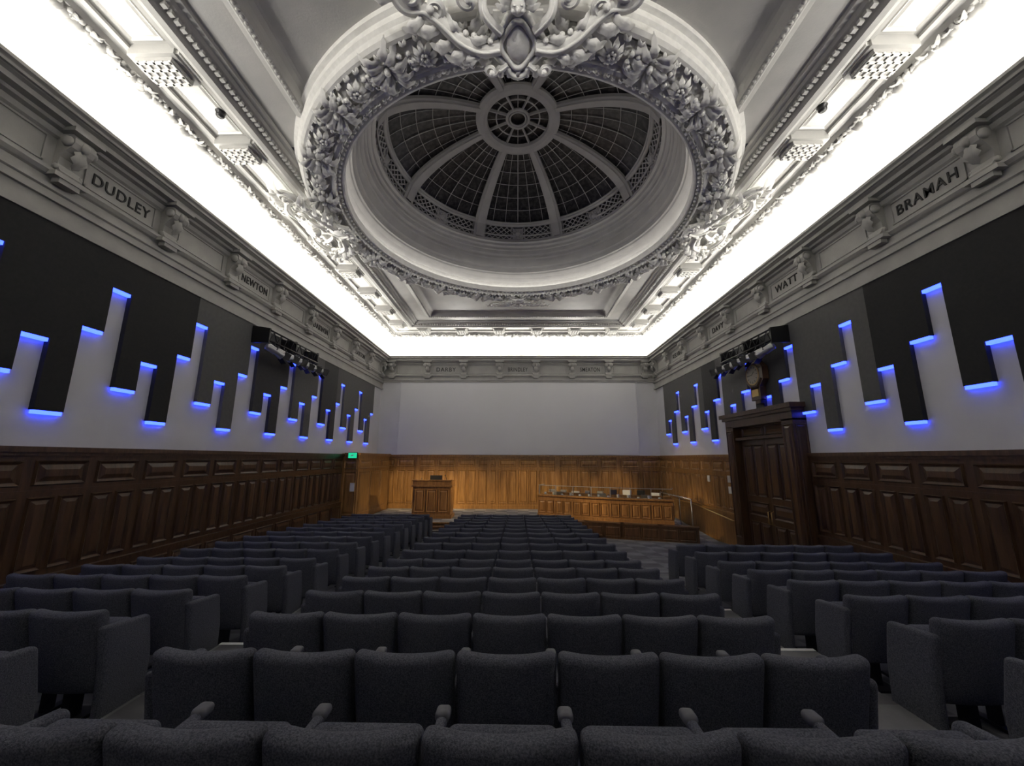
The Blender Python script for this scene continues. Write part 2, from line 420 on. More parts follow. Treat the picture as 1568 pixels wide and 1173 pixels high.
def cartouche(M,ang,su,sw,rr=4.80,zz=5.86,tilt=.25):
    R=V((math.sin(ang),math.cos(ang),0));T=V((math.cos(ang),-math.sin(ang),0))
    N=(R*tilt-Z).normalized();W=(R+Z*tilt).normalized()
    o=V(c)+R*rr+Z*zz
    U=T*su;W=W*sw;N=N*sw;s=(su+sw)/2
    M.ball(o+W*-.14+N*.04,U*.13,W*.20,N*.055,0,20,12)
    M.obox(o-W*.14+N*.0,U.normalized(),W.normalized(),N.normalized(),.26*su,.36*sw,.03)
    for q in(-2,-1,0,1,2): M.tube([o+U*(.10*q)+W*y_+N*(.035) for y_ in(-.52,-.45,-.40)],.035*s,6,0)
    rim=[o+U*(.17*math.cos(w)*(1+.10*math.cos(4*w)))+W*(-.14+.25*math.sin(w)*(1+.06*math.cos(4*w)))+N*.05 for w in[2*pi*i/40 for i in range(40)]]
    M.tube(rim,.032*s,7,0,closed=True)
    rim=[o+U*(.25*math.cos(w)*(1+.16*math.cos(4*w)))+W*(-.14+.35*math.sin(w)*(1+.10*math.cos(4*w)))+N*.03 for w in[2*pi*i/40 for i in range(40)]]
    M.tube(rim,.04*s,7,0,closed=True)
    hc=o+W*.33+N*.16
    M.ball(hc,U*.085,W*.11,N*.10,0,14,9);M.ball(hc+N*.10-W*.01,U*.018,W*.04,N*.03)
    for g in(-1,1): M.ball(hc+N*.085+U*(.035*g)+W*.03,U*.02,W*.012,N*.015);M.ball(hc+N*.07+U*(.045*g)-W*.03,U*.03,W*.03,N*.025)
    for w in range(9):
        aa=pi*(.0+.125*w)
        M.leaf(hc+U*(.05*math.cos(aa))+W*(.06*math.sin(aa)),U*math.cos(aa)+W*math.sin(aa),N,.20*s,.045*s,.5)
    M.ball(o+W*.62-N*.05,U*.36,W*.20,N*.14,0,24,10)
    for g in(-1,1):
        spiral(M,o,U,W,N,[(.20,-.16,.05),(.40,-.18,.1),(.62,-.06,.12),(.80,.14,.10),(.94,.26,.07)],(1.08,.42),.18,1.3,-pi*.62,.085*s,.03*s,g)
        spiral(M,o,U,W,N,[(.26,.60,.06),(.50,.66,.1),(.74,.60,.12),(.92,.50,.10)],(.86,.30),.16,-1.2,pi*.35,.068*s,.026*s,g)
        spiral(M,o,U,W,N,[(.18,.02,.08),(.28,.14,.14),(.36,.26,.14)],(.50,.36),.14,-1.2,pi*1.0,.055*s,.024*s,g)
        spiral(M,o,U,W,N,[(.12,-.36,.05),(.20,-.42,.08)],(.30,-.40),.085,1.2,pi,.04*s,.02*s,g)
        for (x,y,dx,dy,l,ww) in((.40,-.20,1,-.5,.30,.06),(.52,-.18,1,-.25,.34,.07),(.66,-.08,1,-.1,.34,.07),(.80,.08,1,-.1,.34,.07),(1.22,.40,1,.1,.30,.06),(1.2,.5,1,.5,.28,.06),(1.12,.6,.4,1,.26,.055),(.6,.0,.6,1,.26,.05),(.38,.4,.5,1,.26,.05),(.52,.56,.6,1,.26,.05),(.7,.68,.5,1,.22,.05),(.95,.2,1,-.5,.34,.06),(.3,-.05,1,.1,.3,.05),(.9,.62,.8,.6,.28,.055)):
            M.leaf(o+U*(g*x)+W*y+N*.06,U*(g*dx)+W*dy+N*.12,N,l*s,ww*s,.5)
        for q in range(7):
            M.ball(o+U*(g*(.30+.085*q))+W*(-.06+.03*q)+N*.11,U*.035,W*.04,N*.04)
cartouche(D,pi,1.30,1.05)
cartouche(D,0,.85,.8);cartouche(D,pi/2,1.15,1.15,4.85);cartouche(D,-pi/2,1.15,1.15,4.85)
D.build('trim_dome_ring',[PLO])
M=MB();M.lathe([(4.22,6.10),(4.30,6.10),(4.30,6.115),(4.22,6.115),(4.22,6.10)],c,96,0)
M.build('dome_led_strip',[LEDW])

# drum + dome
DM=MB()
DM.lathe([(4.34,6.38),(4.22,6.52),(4.12,6.60),(4.10,6.64),(4.06,6.66),(4.06,6.78),(4.0,6.84),(3.97,7.1),(3.93,7.14),(3.93,7.22),(3.86,7.26),(3.84,7.38),(3.80,7.40),(3.80,7.48),(3.72,7.52),(3.70,7.60),(3.62,7.62),(3.62,7.64)],c,144,0)
RB=3.7
def dz(r): return 7.6+1.62*math.sqrt(max(0,1-(r/RB)**2))
rs=[3.7,3.685,3.64,3.56,3.45]
DM.lathe([(r+.03,dz(r)+.05) for r in rs],c,96,1,True)
rs2=[3.47,3.2,2.9,2.55,2.2,1.85,1.5,1.15,.8,.45,.15,.0]
DM.lathe([(r,dz(r)+.06) for r in rs2],c,96,2,True)
def pt(r,a,off=0): return V((c[0]+(r)*math.sin(a),c[1]+(r)*math.cos(a),dz(r)+off))
def ringtube(r,rad,off=0,n=96,sq=1):
    DM.tube([pt(r,2*pi*i/n,off) for i in range(n)],rad,8,0,closed=True,sq=sq)
ringtube(3.46,.065);ringtube(3.40,.035,-.02);ringtube(3.69,.05);ringtube(3.6,.03,-.12)
def rib(a,r0,r1,w0,w1,dep,off=0,mat=0,n=14):
    T=V((math.cos(a),-math.sin(a),0));vs=[];fs=[]
    for i in range(n+1):
        r=r0+(r1-r0)*i/n;w=w0+(w1-w0)*i/n
        p=pt(r,a,off);Nn=V((math.sin(a)*-r/RB/RB*2.0,math.cos(a)*-r/RB/RB*2.0,-math.sqrt(max(.02,1-(r/RB)**2))/1.62)).normalized()
        for (u,d) in((-w,-.02),(-w,dep*.6),(-w*.55,dep*.6),(-w*.55,dep),(w*.55,dep),(w*.55,dep*.6),(w,dep*.6),(w,-.02)):
            vs.append(p+T*u+Nn*d)
    for i in range(n):
        for j in range(7): fs.append((i*8+j,i*8+j+1,i*8+9+j,i*8+8+j))
    DM.add(vs,fs,mat)
for k in range(8):
    a=pi/8+k*pi/4
    rib(a,3.69,1.08,.20,.11,.12)
    ac=k*pi/4
    half=pi/8-.055
    def lp(u,t):
        z=7.72+(dz(3.46)-7.76)*t
        rr=RB*math.sqrt(max(0,1-((z-7.6)/1.62)**2))
        aa=ac+u*half
        return V((c[0]+(rr-.01)*math.sin(aa),c[1]+(rr-.01)*math.cos(aa),z-.01))
    for sgn in(-1,1):
        for i in range(-4,16):
            P=[]
            for q in range(7):
                t=q/6;u=-1+2*(i+3.2*t)/12
                u*=sgn
                if -.98<=u<=.98 and abs(u)>.15: P.append(lp(u,t))
            if len(P)>1: DM.tube(P,.020,4,0)
    DM.tube([lp(-1+.1*q,0) for q in range(21)],.035,6,0)
    for u_ in(-.2,.2,-.97,.97): DM.tube([lp(u_,q/4) for q in range(5)],.022,4,0)
    ce=lp(0,.5);R=V((math.sin(ac),math.cos(ac),0));T=V((math.cos(ac),-math.sin(ac),0));W=(Z-R*.35).normalized();Nn=(-R-Z*.35).normalized()
    DM.obox(ce,T,Nn,W,.20,.02,.20,0);DM.ball(ce+Nn*.04,T*.10,W*.10,Nn*.05)
    for q in range(8):
        DM.ball(ce+Nn*.04+T*(.12*math.cos(q*pi/4))+W*(.12*math.sin(q*pi/4)),T*.045,W*.045,Nn*.04,0,6,4)
    for q in range(1,6):
        aa=a+q*pi/4/6
        DM.tube([pt(3.42-(3.42-1.12)*i/10,aa,.03) for i in range(11)],.009 if q!=3 else .014,4,0)
for r in(3.1,2.72,2.3,1.88,1.46):
    ringtube(r,.009,.03,64)
for r_,w in((1.10,.06),(1.0,.05),(.9,.045)): ringtube(r_,w,-.03,64)
DM.lathe([(1.15,9.12),(1.15,9.04),(1.05,9.0),(.95,9.0),(.86,9.04),(.84,9.14)],(0,9.25,0.02),64,0)
ringtube(.60,.02,0,48);ringtube(.30,.04,-.02,48);ringtube(.22,.025,-.03,48)
for k in range(8):
    rib(pi/8+k*pi/4,.88,.28,.03,.022,.05,0,0,3)
    DM.tube([pt(.85,k*pi/4),pt(.3,k*pi/4)],.012,4,0)
DM.build('ceiling_dome',[PLD,LATB,GLASSD])

# ------------------------------------------------------------------ acoustic panels
def acoustic(name,sx,y_start,seq,thr):
    M=MB();per=sum(w for w,_ in seq);y=y_start
    while y<18.3:
        for w,zb in seq:
            if y>-1.1 and y+w<18.6:
                yc=y+w/2
                mt=0 if yc<thr else (2 if (10.1<yc<11.9 or 13.6<yc<14.6) else 1)
                xi=XW-.08
                xa,xb=sorted((sx*xi,sx*(XW-.001)))
                M.box(xa,xb,y,y+w,zb,3.42,mt)
                xa,xb=sorted((sx*(XW-.07),sx*(XW-.012)))
                M.box(xa,xb,y+.01,y+w-.01,zb-.055,zb-.001,3)
            y+=w
    return M.build(name,[BLACKF,GREYF,GREYD,BLUE])
acoustic('acoustic_panel_array',-1,5.47-1.77*4,[(.38,.66),(.33,2.05),(.33,2.85),(.39,1.17),(.34,1.72)],8.0)
acoustic('acoustic_panel_array',1,5.36-1.77*4,[(.34,1.72),(.39,1.12),(.33,2.85),(.36,2.05),(.35,.66)],7.45)
M=MB();M.box(-5.97,5.97,Y1-.06,Y1-.001,.16,3.79);M.box(-6.03,-5.97,Y1-.08,Y1-.001,.14,3.8,1);M.box(5.97,6.03,Y1-.08,Y1-.001,.14,3.8,1)
M.build('projection_screen',[SCR,WALL])

# ------------------------------------------------------------------ wainscot
def wains(o,U,N,L,zbase,bay,skips=(),low=-1.62):
    M=MB();o=V(o)
    def seg(u0,u1):
        M.obox(o+U*((u0+u1)/2)+Z*((.10+zbase)/2)+N*.02,U,N,Z,(u1-u0)/2,.02,(.10-zbase)/2)
        M.obox(o+U*((u0+u1)/2)+Z*.10+N*.06,U,N,Z,(u1-u0)/2,.06,.04)
        M.obox(o+U*((u0+u1)/2)+Z*.04+N*.04,U,N,Z,(u1-u0)/2,.04,.03)
        M.obox(o+U*((u0+u1)/2)+Z*(-.50)+N*.028,U,N,Z,(u1-u0)/2,.028,.02)
        n=max(1,round((u1-u0)/bay));w=(u1-u0)/n
        for i in range(n):
            a=u0+w*i
            M.panel(o+N*.04,U,Z,N,a+.07,a+w-.07,-.42,-.06,0,.035)
            M.panel(o+N*.04,U,Z,N,a+.06,a+w/2-.03,low,-.58,0,.035,.045,.05)
            M.panel(o+N*.04,U,Z,N,a+w/2+.03,a+w-.06,low,-.58,0,.035,.045,.05)
    segs=[];cur=0
    for a,b_ in skips: segs.append((cur,a));cur=b_
    segs.append((cur,L))
    for a,b_ in segs:
        if b_-a>.3: seg(a,b_)
    return M
M=wains((-XW,Y0,0),V((0,1,0)),V((1,0,0)),15.8-Y0,-3.0,.85)
M.box(-XW,-XW+.10,Y0,15.8,-3.0,-1.72);M.box(-XW,-XW+.13,Y0,15.8,-1.76,-1.70)
k=0
while Y0+.85*k<15:
    if zf(Y0+.85*k)<-2.15: M.panel(V((-XW+.10,Y0+.85*k,0)),V((0,1,0)),Z,V((1,0,0)),.05,.80,max(-2.6,zf(Y0+.85*k+.85)+.12),-1.84,0,.025)
    k+=1
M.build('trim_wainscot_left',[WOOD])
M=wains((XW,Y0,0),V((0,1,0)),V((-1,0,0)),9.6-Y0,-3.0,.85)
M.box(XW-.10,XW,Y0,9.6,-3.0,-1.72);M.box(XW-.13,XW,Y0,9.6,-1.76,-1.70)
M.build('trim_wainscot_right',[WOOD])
M=wains((XW,12.7,0),V((0,1,0)),V((-1,0,0)),Y1-12.7,-3.0,.85)
M.box(XW-.10,XW,12.7,Y1,-3.0,-1.72);M.box(XW-.13,XW,12.7,Y1,-1.76,-1.70)
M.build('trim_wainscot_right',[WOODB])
M=wains((-XW,Y1,0),V((1,0,0)),V((0,-1,0)),2*XW,-3.0,1.0,low=-2.15)
M.box(-XW,XW,Y1-.07,Y1,-3,-2.24)
for x in(-4.9,-1.4,1.9,4.9): M.box(x-.09,x+.09,Y1-.10,Y1,-2.4,.06)
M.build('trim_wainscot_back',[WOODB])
M=wains((-XW,Y0,0),V((1,0,0)),V((0,1,0)),2*XW,-3.0,1.0)
M.build('trim_wainscot_rear',[WOOD])
M=MB();M.box(-6.87,-6.32,15.8,Y1-.11,-2.775,.10);M.box(-6.87,-6.24,15.72,Y1-.13,.10,.18);M.box(-6.87,-6.28,15.76,Y1-.13,.02,.10)
M.box(-6.99,-6.87,15.78,Y1-.11,-2.775,.16)
M.panel(V((-6.95,15.8,0)),V((1,0,0)),Z,V((0,-1,0)),.06,.58,-2.2,-.55,0,.03);M.panel(V((-6.95,15.8,0)),V((1,0,0)),Z,V((0,-1,0)),.06,.58,-.45,-.1,0,.03)
for k in range(3):
    M.panel(V((-6.32,15.9+1.25*k,0)),V((0,1,0)),Z,V((1,0,0)),.05,1.15,-2.2,-.55,0,.03);M.panel(V((-6.32,15.9+1.25*k,0)),V((0,1,0)),Z,V((1,0,0)),.05,1.15,-.45,-.1,0,.03)
M.build('door_lobby',[WOODB])
M=MB();M.box(-6.68,-6.36,15.62,15.66,-.02,.18);M.box(-6.70,-6.34,15.66,15.715,-.04,.20,1)
M.add([(-6.6,15.615,.06),(-6.5,15.615,.06),(-6.5,15.615,.10),(-6.44,15.615,.08),(-6.5,15.615,.12)],[(0,1,2,3,4)],2)
M.build('exit_sign',[GRN,BLK,WHT])
M=MB();M.box(-6.57,-6.40,15.73,15.755,-1.30,-.98);M.box(-6.59,-6.38,15.755,15.765,-1.33,-.95,1);M.build('notice_board',[WHT,BRASS])
for y,z in((13.2,-.65),(13.2,-1.0),(14.6,-.7)):
    M=MB();M.box(XW-.10,XW-.08,y,y+.16,z-.11,z+.11);M.box(XW-.105,XW-.10,y+.05,y+.11,z-.04,z+.04)
    M.build('light_switch_plate',[WHT])

# ------------------------------------------------------------------ door right
M=MB();fz=-2.9
for a,b_ in((9.6,10.02),(12.28,12.7)):
    M.box(6.66,7.0,a,b_,fz,.98)
    M.panel(V((6.66,a,0)),V((0,1,0)),Z,V((-1,0,0)),.05,.37,-2.3,.85,0,.03,.04,.05)
M.panel(V((6.68,9.6,0)),V((1,0,0)),Z,V((0,-1,0)),.03,.30,-2.3,.85,0,.02,.03,.04)
M.box(6.66,7.0,9.6,12.7,.94,1.18);M.box(6.60,7.0,9.52,12.78,1.16,1.24);M.box(6.54,7.0,9.46,12.84,1.24,1.36)
M.box(6.70,7.0,10.02,12.28,.55,.62)
M.box(6.9,7.0,10.02,12.28,.62,.94)
for i in range(2): M.panel(V((6.9,10.02,0)),V((0,1,0)),Z,V((-1,0,0)),.06+1.1*i,1.08+1.1*i,.65,.92,0,.03)
M.build('trim_door_surround',[WOODD])
M=MB()
for i,(a,b_) in enumerate(((10.03,11.145),(11.155,12.27))):
    M.box(6.88,6.94,a,b_,-2.62,.55)
    for (z0,z1) in((-2.55,-1.75),(-1.6,-1.2),(-1.05,.40)):
        w=(b_-a)
        if z1-z0<.5: M.panel(V((6.88,a,0)),V((0,1,0)),Z,V((-1,0,0)),.1,w-.1,z0,z1,0,.03)
        else:
            M.panel(V((6.88,a,0)),V((0,1,0)),Z,V((-1,0,0)),.1,w/2-.03,z0,z1,0,.03,.04,.05);M.panel(V((6.88,a,0)),V((0,1,0)),Z,V((-1,0,0)),w/2+.03,w-.1,z0,z1,0,.03,.04,.05)
for y in(11.08,11.22): M.tube([(6.87,y,-1.75),(6.80,y,-1.72),(6.80,y,-1.42),(6.87,y,-1.39)],.014,6,1)
M.build('door_1',[WOODD,BRASS])
# clock
M=MB();cy,cz=11.05,2.35
def disc(xf,r0,x1,mat,n=8,rot=pi/8,r1=None):
    r1=r1 or r0;vs=[(xf,cy+r0*math.cos(rot+2*pi*i/n),cz+r0*math.sin(rot+2*pi*i/n)) for i in range(n)]+[(x1,cy+r1*math.cos(rot+2*pi*i/n),cz+r1*math.sin(rot+2*pi*i/n)) for i in range(n)]
    M.add(vs,[tuple(range(n)),tuple(range(n,2*n))]+[(i,(i+1)%n,n+(i+1)%n,n+i) for i in range(n)],mat)
disc(6.74,.44,6.90,0);disc(6.70,.36,6.75,0,8,pi/8,.42);disc(6.695,.29,6.72,2,32,0);disc(6.69,.265,6.70,1,32,0)
M.box(6.74,6.90,cy-.22,cy+.22,cz-.72,cz-.3,0);M.box(6.78,6.90,cy-.12,cy+.12,cz-.82,cz-.7,0)
M.box(6.72,6.75,cy-.15,cy+.15,cz-.62,cz-.42,2)
for i in range(12):
    a=i*pi/6;M.obox((6.686,cy+.22*math.sin(a),cz+.22*math.cos(a)),V((1,0,0)),V((0,math.cos(a),-math.sin(a))),V((0,math.sin(a),math.cos(a))),.002,.008,.028,3)
for a,l in((-.9,.13),(1.6,.2)): M.obox((6.682,cy+l/2*math.sin(a),cz+l/2*math.cos(a)),V((1,0,0)),V((0,math.cos(a),-math.sin(a))),V((0,math.sin(a),math.cos(a))),.002,.008,l/2,3)
M.box(6.90,6.918,cy-.2,cy+.2,cz-.5,cz+.3,0)
M.build('clock',[WOODD,DIAL,BRASS,BLK])

# ------------------------------------------------------------------ spotlight trusses
def truss(sx,ya,yb):
    M=MB();x=sx*6.45;z=2.98
    M.tube([(x,ya,z),(x,yb,z)],.03,8,0)
    M.tube([(x,ya,z+.28),(x,yb,z+.28)],.022,8,0)
    n=8
    for i in range(n): 
        y=ya+(yb-ya)*i/n;y2=ya+(yb-ya)*(i+1)/n
        M.tube([(x,y,z),(x,(y+y2)/2,z+.28),(x,y2,z)],.012,5,0)
    for y in(ya,(ya+yb)/2,yb):
        X0=x
        X9=sx*6.918
        M.add([(X0,y-.03,z-.06),(X9,y-.03,z-.06),(X9,y-.03,z+.40),(X0,y-.03,z+.33),
               (X0,y+.03,z-.06),(X9,y+.03,z-.06),(X9,y+.03,z+.40),(X0,y+.03,z+.33)],
              [(0,1,2,3),(4,5,6,7),(0,1,5,4),(1,2,6,5),(2,3,7,6),(3,0,4,7)],0)
    for i in range(6):
        y=ya+.2+(yb-ya-.4)*i/5
        d=V((-sx*(.45+.15*(i%3)),1,-.42)).normalized();p=V((x-sx*.03,y,z-.22))
        S=d.cross(Z).normalized()
        M.tube([V((x,y,z)),p+Z*.12],.02,6,0)
        M.tube([p+S*.11,p+S*.11+Z*.12,p-S*.11+Z*.12,p-S*.11],.010,5,0)
        M.tube([p-d*.24,p-d*.21,p+d*.02,p+d*.05,p+d*.2,p+d*.24],[.06,.10,.10,.08,.11,.11],14,1)
        q=p+d*.241;W=S.cross(d)
        for g in(-1,1):
            M.obox(q+W*(.13*g)+d*.06,S,(d+W*.5*g).normalized(),(W-d*.5*g).normalized(),.10,.08,.004,0)
            M.obox(q+S*(.13*g)+d*.06,W,(d+S*.5*g).normalized(),(S-d*.5*g).normalized(),.10,.08,.004,0)
    M.build('stage_spotlight_rig',[MET,SIL])
truss(-1,9.7,12.2);truss(1,9.7,12.2)
for sx in(-1,1):
    M=MB();M.lathe([(.0,-.10),(.055,-.10),(.07,-.08),(.07,.0),(.09,.0)],(0,0,0),16,0,True)
    M.build('ceiling_spotlight',[BLK],loc=(sx*5.5,6.1,6.27))

# ------------------------------------------------------------------ stage
M=MB()
poly=[(-6.25,15.75),(-4.6,15.55),(-2,15.5),(.6,15.6),(1.4,15.7),(2.6,15.35),(3.8,14.95),(5.0,14.55),(6.1,14.2),(6.1,Y1-.12),(-6.25,Y1-.12)]
n=len(poly)
M.add([(x,y,STZ) for x,y in poly],[tuple(range(n))],0)
for i in range(n-1):
    (xa,ya),(xb,yb)=poly[i],poly[i+1]
    M.add([(xa,ya,-2.775),(xb,yb,-2.775),(xb,yb,STZ),(xa,ya,STZ)],[(0,1,2,3)],1)
    if i<8:
        e=V((xb-xa,yb-ya,0));L=e.length;e.normalize();nn=V((e.y,-e.x,0))
        M.panel(V((xa,ya,0)),e,Z,nn,.04,L-.04,-2.74,-2.48,1,.02,.03,.03)
        M.obox(V((xa,ya,STZ-.02))+e*L/2+nn*.02,e,nn,Z,L/2+.02,.03,.025,1)
M.add([(6.1,14.2,-2.77),(6.86,14.2,-2.77),(6.86,Y1-.12,STZ),(6.1,Y1-.12,STZ)],[(0,1,2,3)],0)
M.build('stage',[CARPS,WOODL])
M=MB()
for i in range(4,8):
    (xa,ya),(xb,yb)=poly[i],poly[i+1];e=V((xb-xa,yb-ya,0));L=e.length;e.normalize();nn=V((e.y,-e.x,0))
    o_=V((xa,ya,0))+nn*.32
    M.obox(o_+e*L/2+Z*(-2.53),e,nn,Z,L/2+.05,.12,.25,0);M.obox(o_+e*L/2+Z*(-2.27),e,nn,Z,L/2+.07,.15,.025,0)
    M.panel(o_+nn*.12,e,Z,nn,.05,L/2-.03,-2.70,-2.34,0,.02,.03,.03);M.panel(o_+nn*.12,e,Z,nn,L/2+.03,L-.05,-2.70,-2.34,0,.02,.03,.03)
M.build('stage_front_barrier',[WOOD])
# lectern
M=MB();xa,xb,ya,yb=-4.28,-2.72,16.45,17.15;zt_=-1.05;SB=STZ+.003
M.box(xa,xb,ya,yb,SB,zt_-.1);M.box(xa-.06,xb+.06,ya-.06,yb+.06,SB,STZ+.14);M.box(xa-.06,xb+.06,ya-.06,yb+.06,zt_-.12,zt_-.05)
M.box(xa-.02,xb+.02,ya-.02,ya+.05,zt_-.05,zt_+.12);M.box(xa-.02,xa+.05,ya,yb,zt_-.05,zt_+.12);M.box(xb-.05,xb+.02,ya,yb,zt_-.05,zt_+.12)
M.box(xa,xb,ya,yb,zt_-.06,zt_-.02)
M.box(xa-.05,xb+.05,ya-.06,ya+.07,zt_+.12,zt_+.16)
for i in range(3):
    w=(xb-xa-.1)/3;M.panel(V((xa+.05,ya,0)),V((1,0,0)),Z,V((0,-1,0)),w*i+.04,w*(i+1)-.04,STZ+.25,zt_-.22,0,.035,.04,.05)
M.panel(V((xb,ya,0)),V((0,1,0)),Z,V((1,0,0)),.06,.64,STZ+.25,zt_-.22,0,.03)
M.box(-3.65,-3.15,16.75,16.78,-.98,-.72,1);M.box(-3.45,-3.35,16.77,16.85,-1.08,-.8,1)
M.tube([(-2.95,16.8,-1.05),(-2.97,16.75,-.85),(-3.0,16.65,-.72)],.012,6,1);M.ball((-3.0,16.64,-.71),V((.03,0,0)),V((0,.03,0)),V((0,0,.03)),1)
M.tube([(-4.0,16.8,-1.05),(-4.0,16.72,-.82)],.012,6,1)
M.build('lectern',[WOODL,BLK])
M=MB();M.box(-3.4,-2.2,14.9,15.42,-2.775,-2.6);M.box(-3.4,-2.2,14.88,14.93,-2.6,-2.585,1);M.build('stage_steps',[WOOD,NOSE])
# desk
M=MB();G=MB();P0=V((.85,16.95,0));P1=V((5.65,14.95,0));ns=7
E=(P1-P0).normalized();NB=V((E.y,-E.x,0))
pts=[P0+(P1-P0)*(i/ns)+NB*(.22*math.sin(pi*i/ns)) for i in range(ns+1)]
for i in range(ns):
    a,b_=pts[i],pts[i+1];e=(b_-a);L=e.length;e.normalize();nn=V((e.y,-e.x,0))
    mid=(a+b_)/2
    M.obox(mid-nn*.04+Z*(-1.96),e,nn,Z,L/2+.01,.04,.43)
    M.obox(mid-nn*.05+Z*(STZ+.085),e,nn,Z,L/2+.02,.09,.08)
    M.obox(mid-nn*.02+Z*(-1.50),e,nn,Z,L/2+.03,.10,.03)
    M.obox(mid-nn*.42+Z*(-1.62),e,nn,Z,L/2+.05,.38,.025)
    M.panel(a,e,Z,nn,.04,L/2-.02,STZ+.22,-1.68,0,.035,.04,.05);M.panel(a,e,Z,nn,L/2+.02,L-.04,STZ+.22,-1.68,0,.035,.04,.05)
    G.obox(mid-nn*.08+Z*(-1.29),e,nn,Z,L/2-.02,.006,.175,0)
    G.obox(mid-nn*.08+Z*(-1.11),e,nn,Z,L/2,.014,.012,1)
    for q in(a+e*.03,): G.obox(q-nn*.08+Z*(-1.29),e,nn,Z,.014,.014,.175,1)
    M.obox(mid-nn*.70+Z*(-1.50),e,nn,Z,L/2+.03,.10,.09)
for p,e in((pts[0],E),(pts[-1],-E)):
    nn=NB
    M.obox(p-nn*.42+Z*(-2.015)+e*.03,e,nn,Z,.03,.38,.38)
    M.panel(p-nn*.80,nn,Z,-e,.06,.70,STZ+.2,-1.70,0,.03)
    G.obox(p-nn*.45+Z*(-1.29),nn,e,Z,.35,.006,.175,0);G.obox(p-nn*.45+Z*(-1.11),nn,e,Z,.35,.014,.012,1)
M.build('lecture_desk',[WOODL]);G.build('desk_glass_screen',[GL,SIL])
def laptop(p,rot):
    M=MB();M.box(-.17,.17,-.12,.12,0,.02);M.add([(-.17,.12,.02),(.17,.12,.02),(.17,.19,.24),(-.17,.19,.24),(-.17,.135,.02),(.17,.135,.02),(.17,.205,.24),(-.17,.205,.24)],[(0,1,2,3),(4,5,6,7),(0,1,5,4),(1,2,6,5),(2,3,7,6),(3,0,4,7)])
    M.box(-.15,.15,-.10,.08,.02,.023,1)
    o_=M.build('laptop',[SIL,BLK],loc=p);o_.rotation_euler=(0,0,rot)
rr=math.atan2(E.y,E.x)
TZ=-1.593
random.seed(3)
for t in(.16,.50,.82): 
    p=P0+(P1-P0)*t-NB*.36;laptop((p.x,p.y,TZ),rr+pi)
for i in range(13):
    t=.05+.072*i;p=P0+(P1-P0)*t-NB*(random.uniform(-.02,.02)-.22*math.sin(pi*t)+.22)
    M=MB();h=random.uniform(.16,.24);M.lathe([(0,0),(.04,0),(.046,h),(.042,h),(.038,.01),(0,.01)],(0,0,0),16,0,True)
    M.tube([(.042,0,h*.25),(.08,0,h*.35),(.08,0,h*.7),(.046,0,h*.8)],.008,6,0)
    M.build('coffee_mug',[WHT],loc=(p.x,p.y,TZ))
for i in range(5):
    t=(.08,.27,.40,.62,.93)[i];p=P0+(P1-P0)*t-NB*.36
    M=MB();M.lathe([(0,0),(.05,0),(.05,.015),(.01,.02)],(0,0,0),14,0,True)
    M.tube([(0,0,.015),(0,.0,.16),(.02,-.03,.34),(.05,-.08,.46)],.010,6,0);M.ball((.05,-.085,.465),V((.025,0,0)),V((0,.035,0)),V((0,0,.025)),0)
    M.build('desk_microphone',[BLK],loc=(p.x,p.y,TZ))
M=MB()
for i in range(9):
    t=.08+.1*i;p=P0+(P1-P0)*t-NB*(.70-.22*math.sin(pi*t))
    e=(E+NB*random.uniform(-.15,.15)).normalized();f=V((-e.y,e.x,0))
    hh=random.choice((.03,.05,.09))
    M.obox(V((p.x,p.y,-1.405+hh)),e,f,Z,random.uniform(.08,.16),.07,hh,random.choice((0,1,1,2)))
M.build('desk_equipment',[WHT,BLK,SIL])
M=MB()
for y in(14.3,15.3,16.3,17.3):
    M.tube([(6.05,y,STZ+.002),(6.05,y,STZ+1.0)],.022,8,1)
    if y<17: M.box(6.044,6.056,y+.04,y+.96,STZ+.1,STZ+.92,0)
M.tube([(6.05,14.3,STZ+1.0),(6.05,17.3,STZ+1.0)],.024,8,1)
M.build('glass_balustrade',[GL,SIL])
M=MB();M.tube([(6.78,13.0,-1.92),(6.78,17.8,-1.55)],.025,8,0)
for y in(13.2,15.2,17.4):
    z=-1.92+(y-13)*.077;M.tube([(6.78,y,z),(6.80,y,z-.07),(6.87,y,z-.07)],.012,6,0)
M.build('handrail',[BRASS])

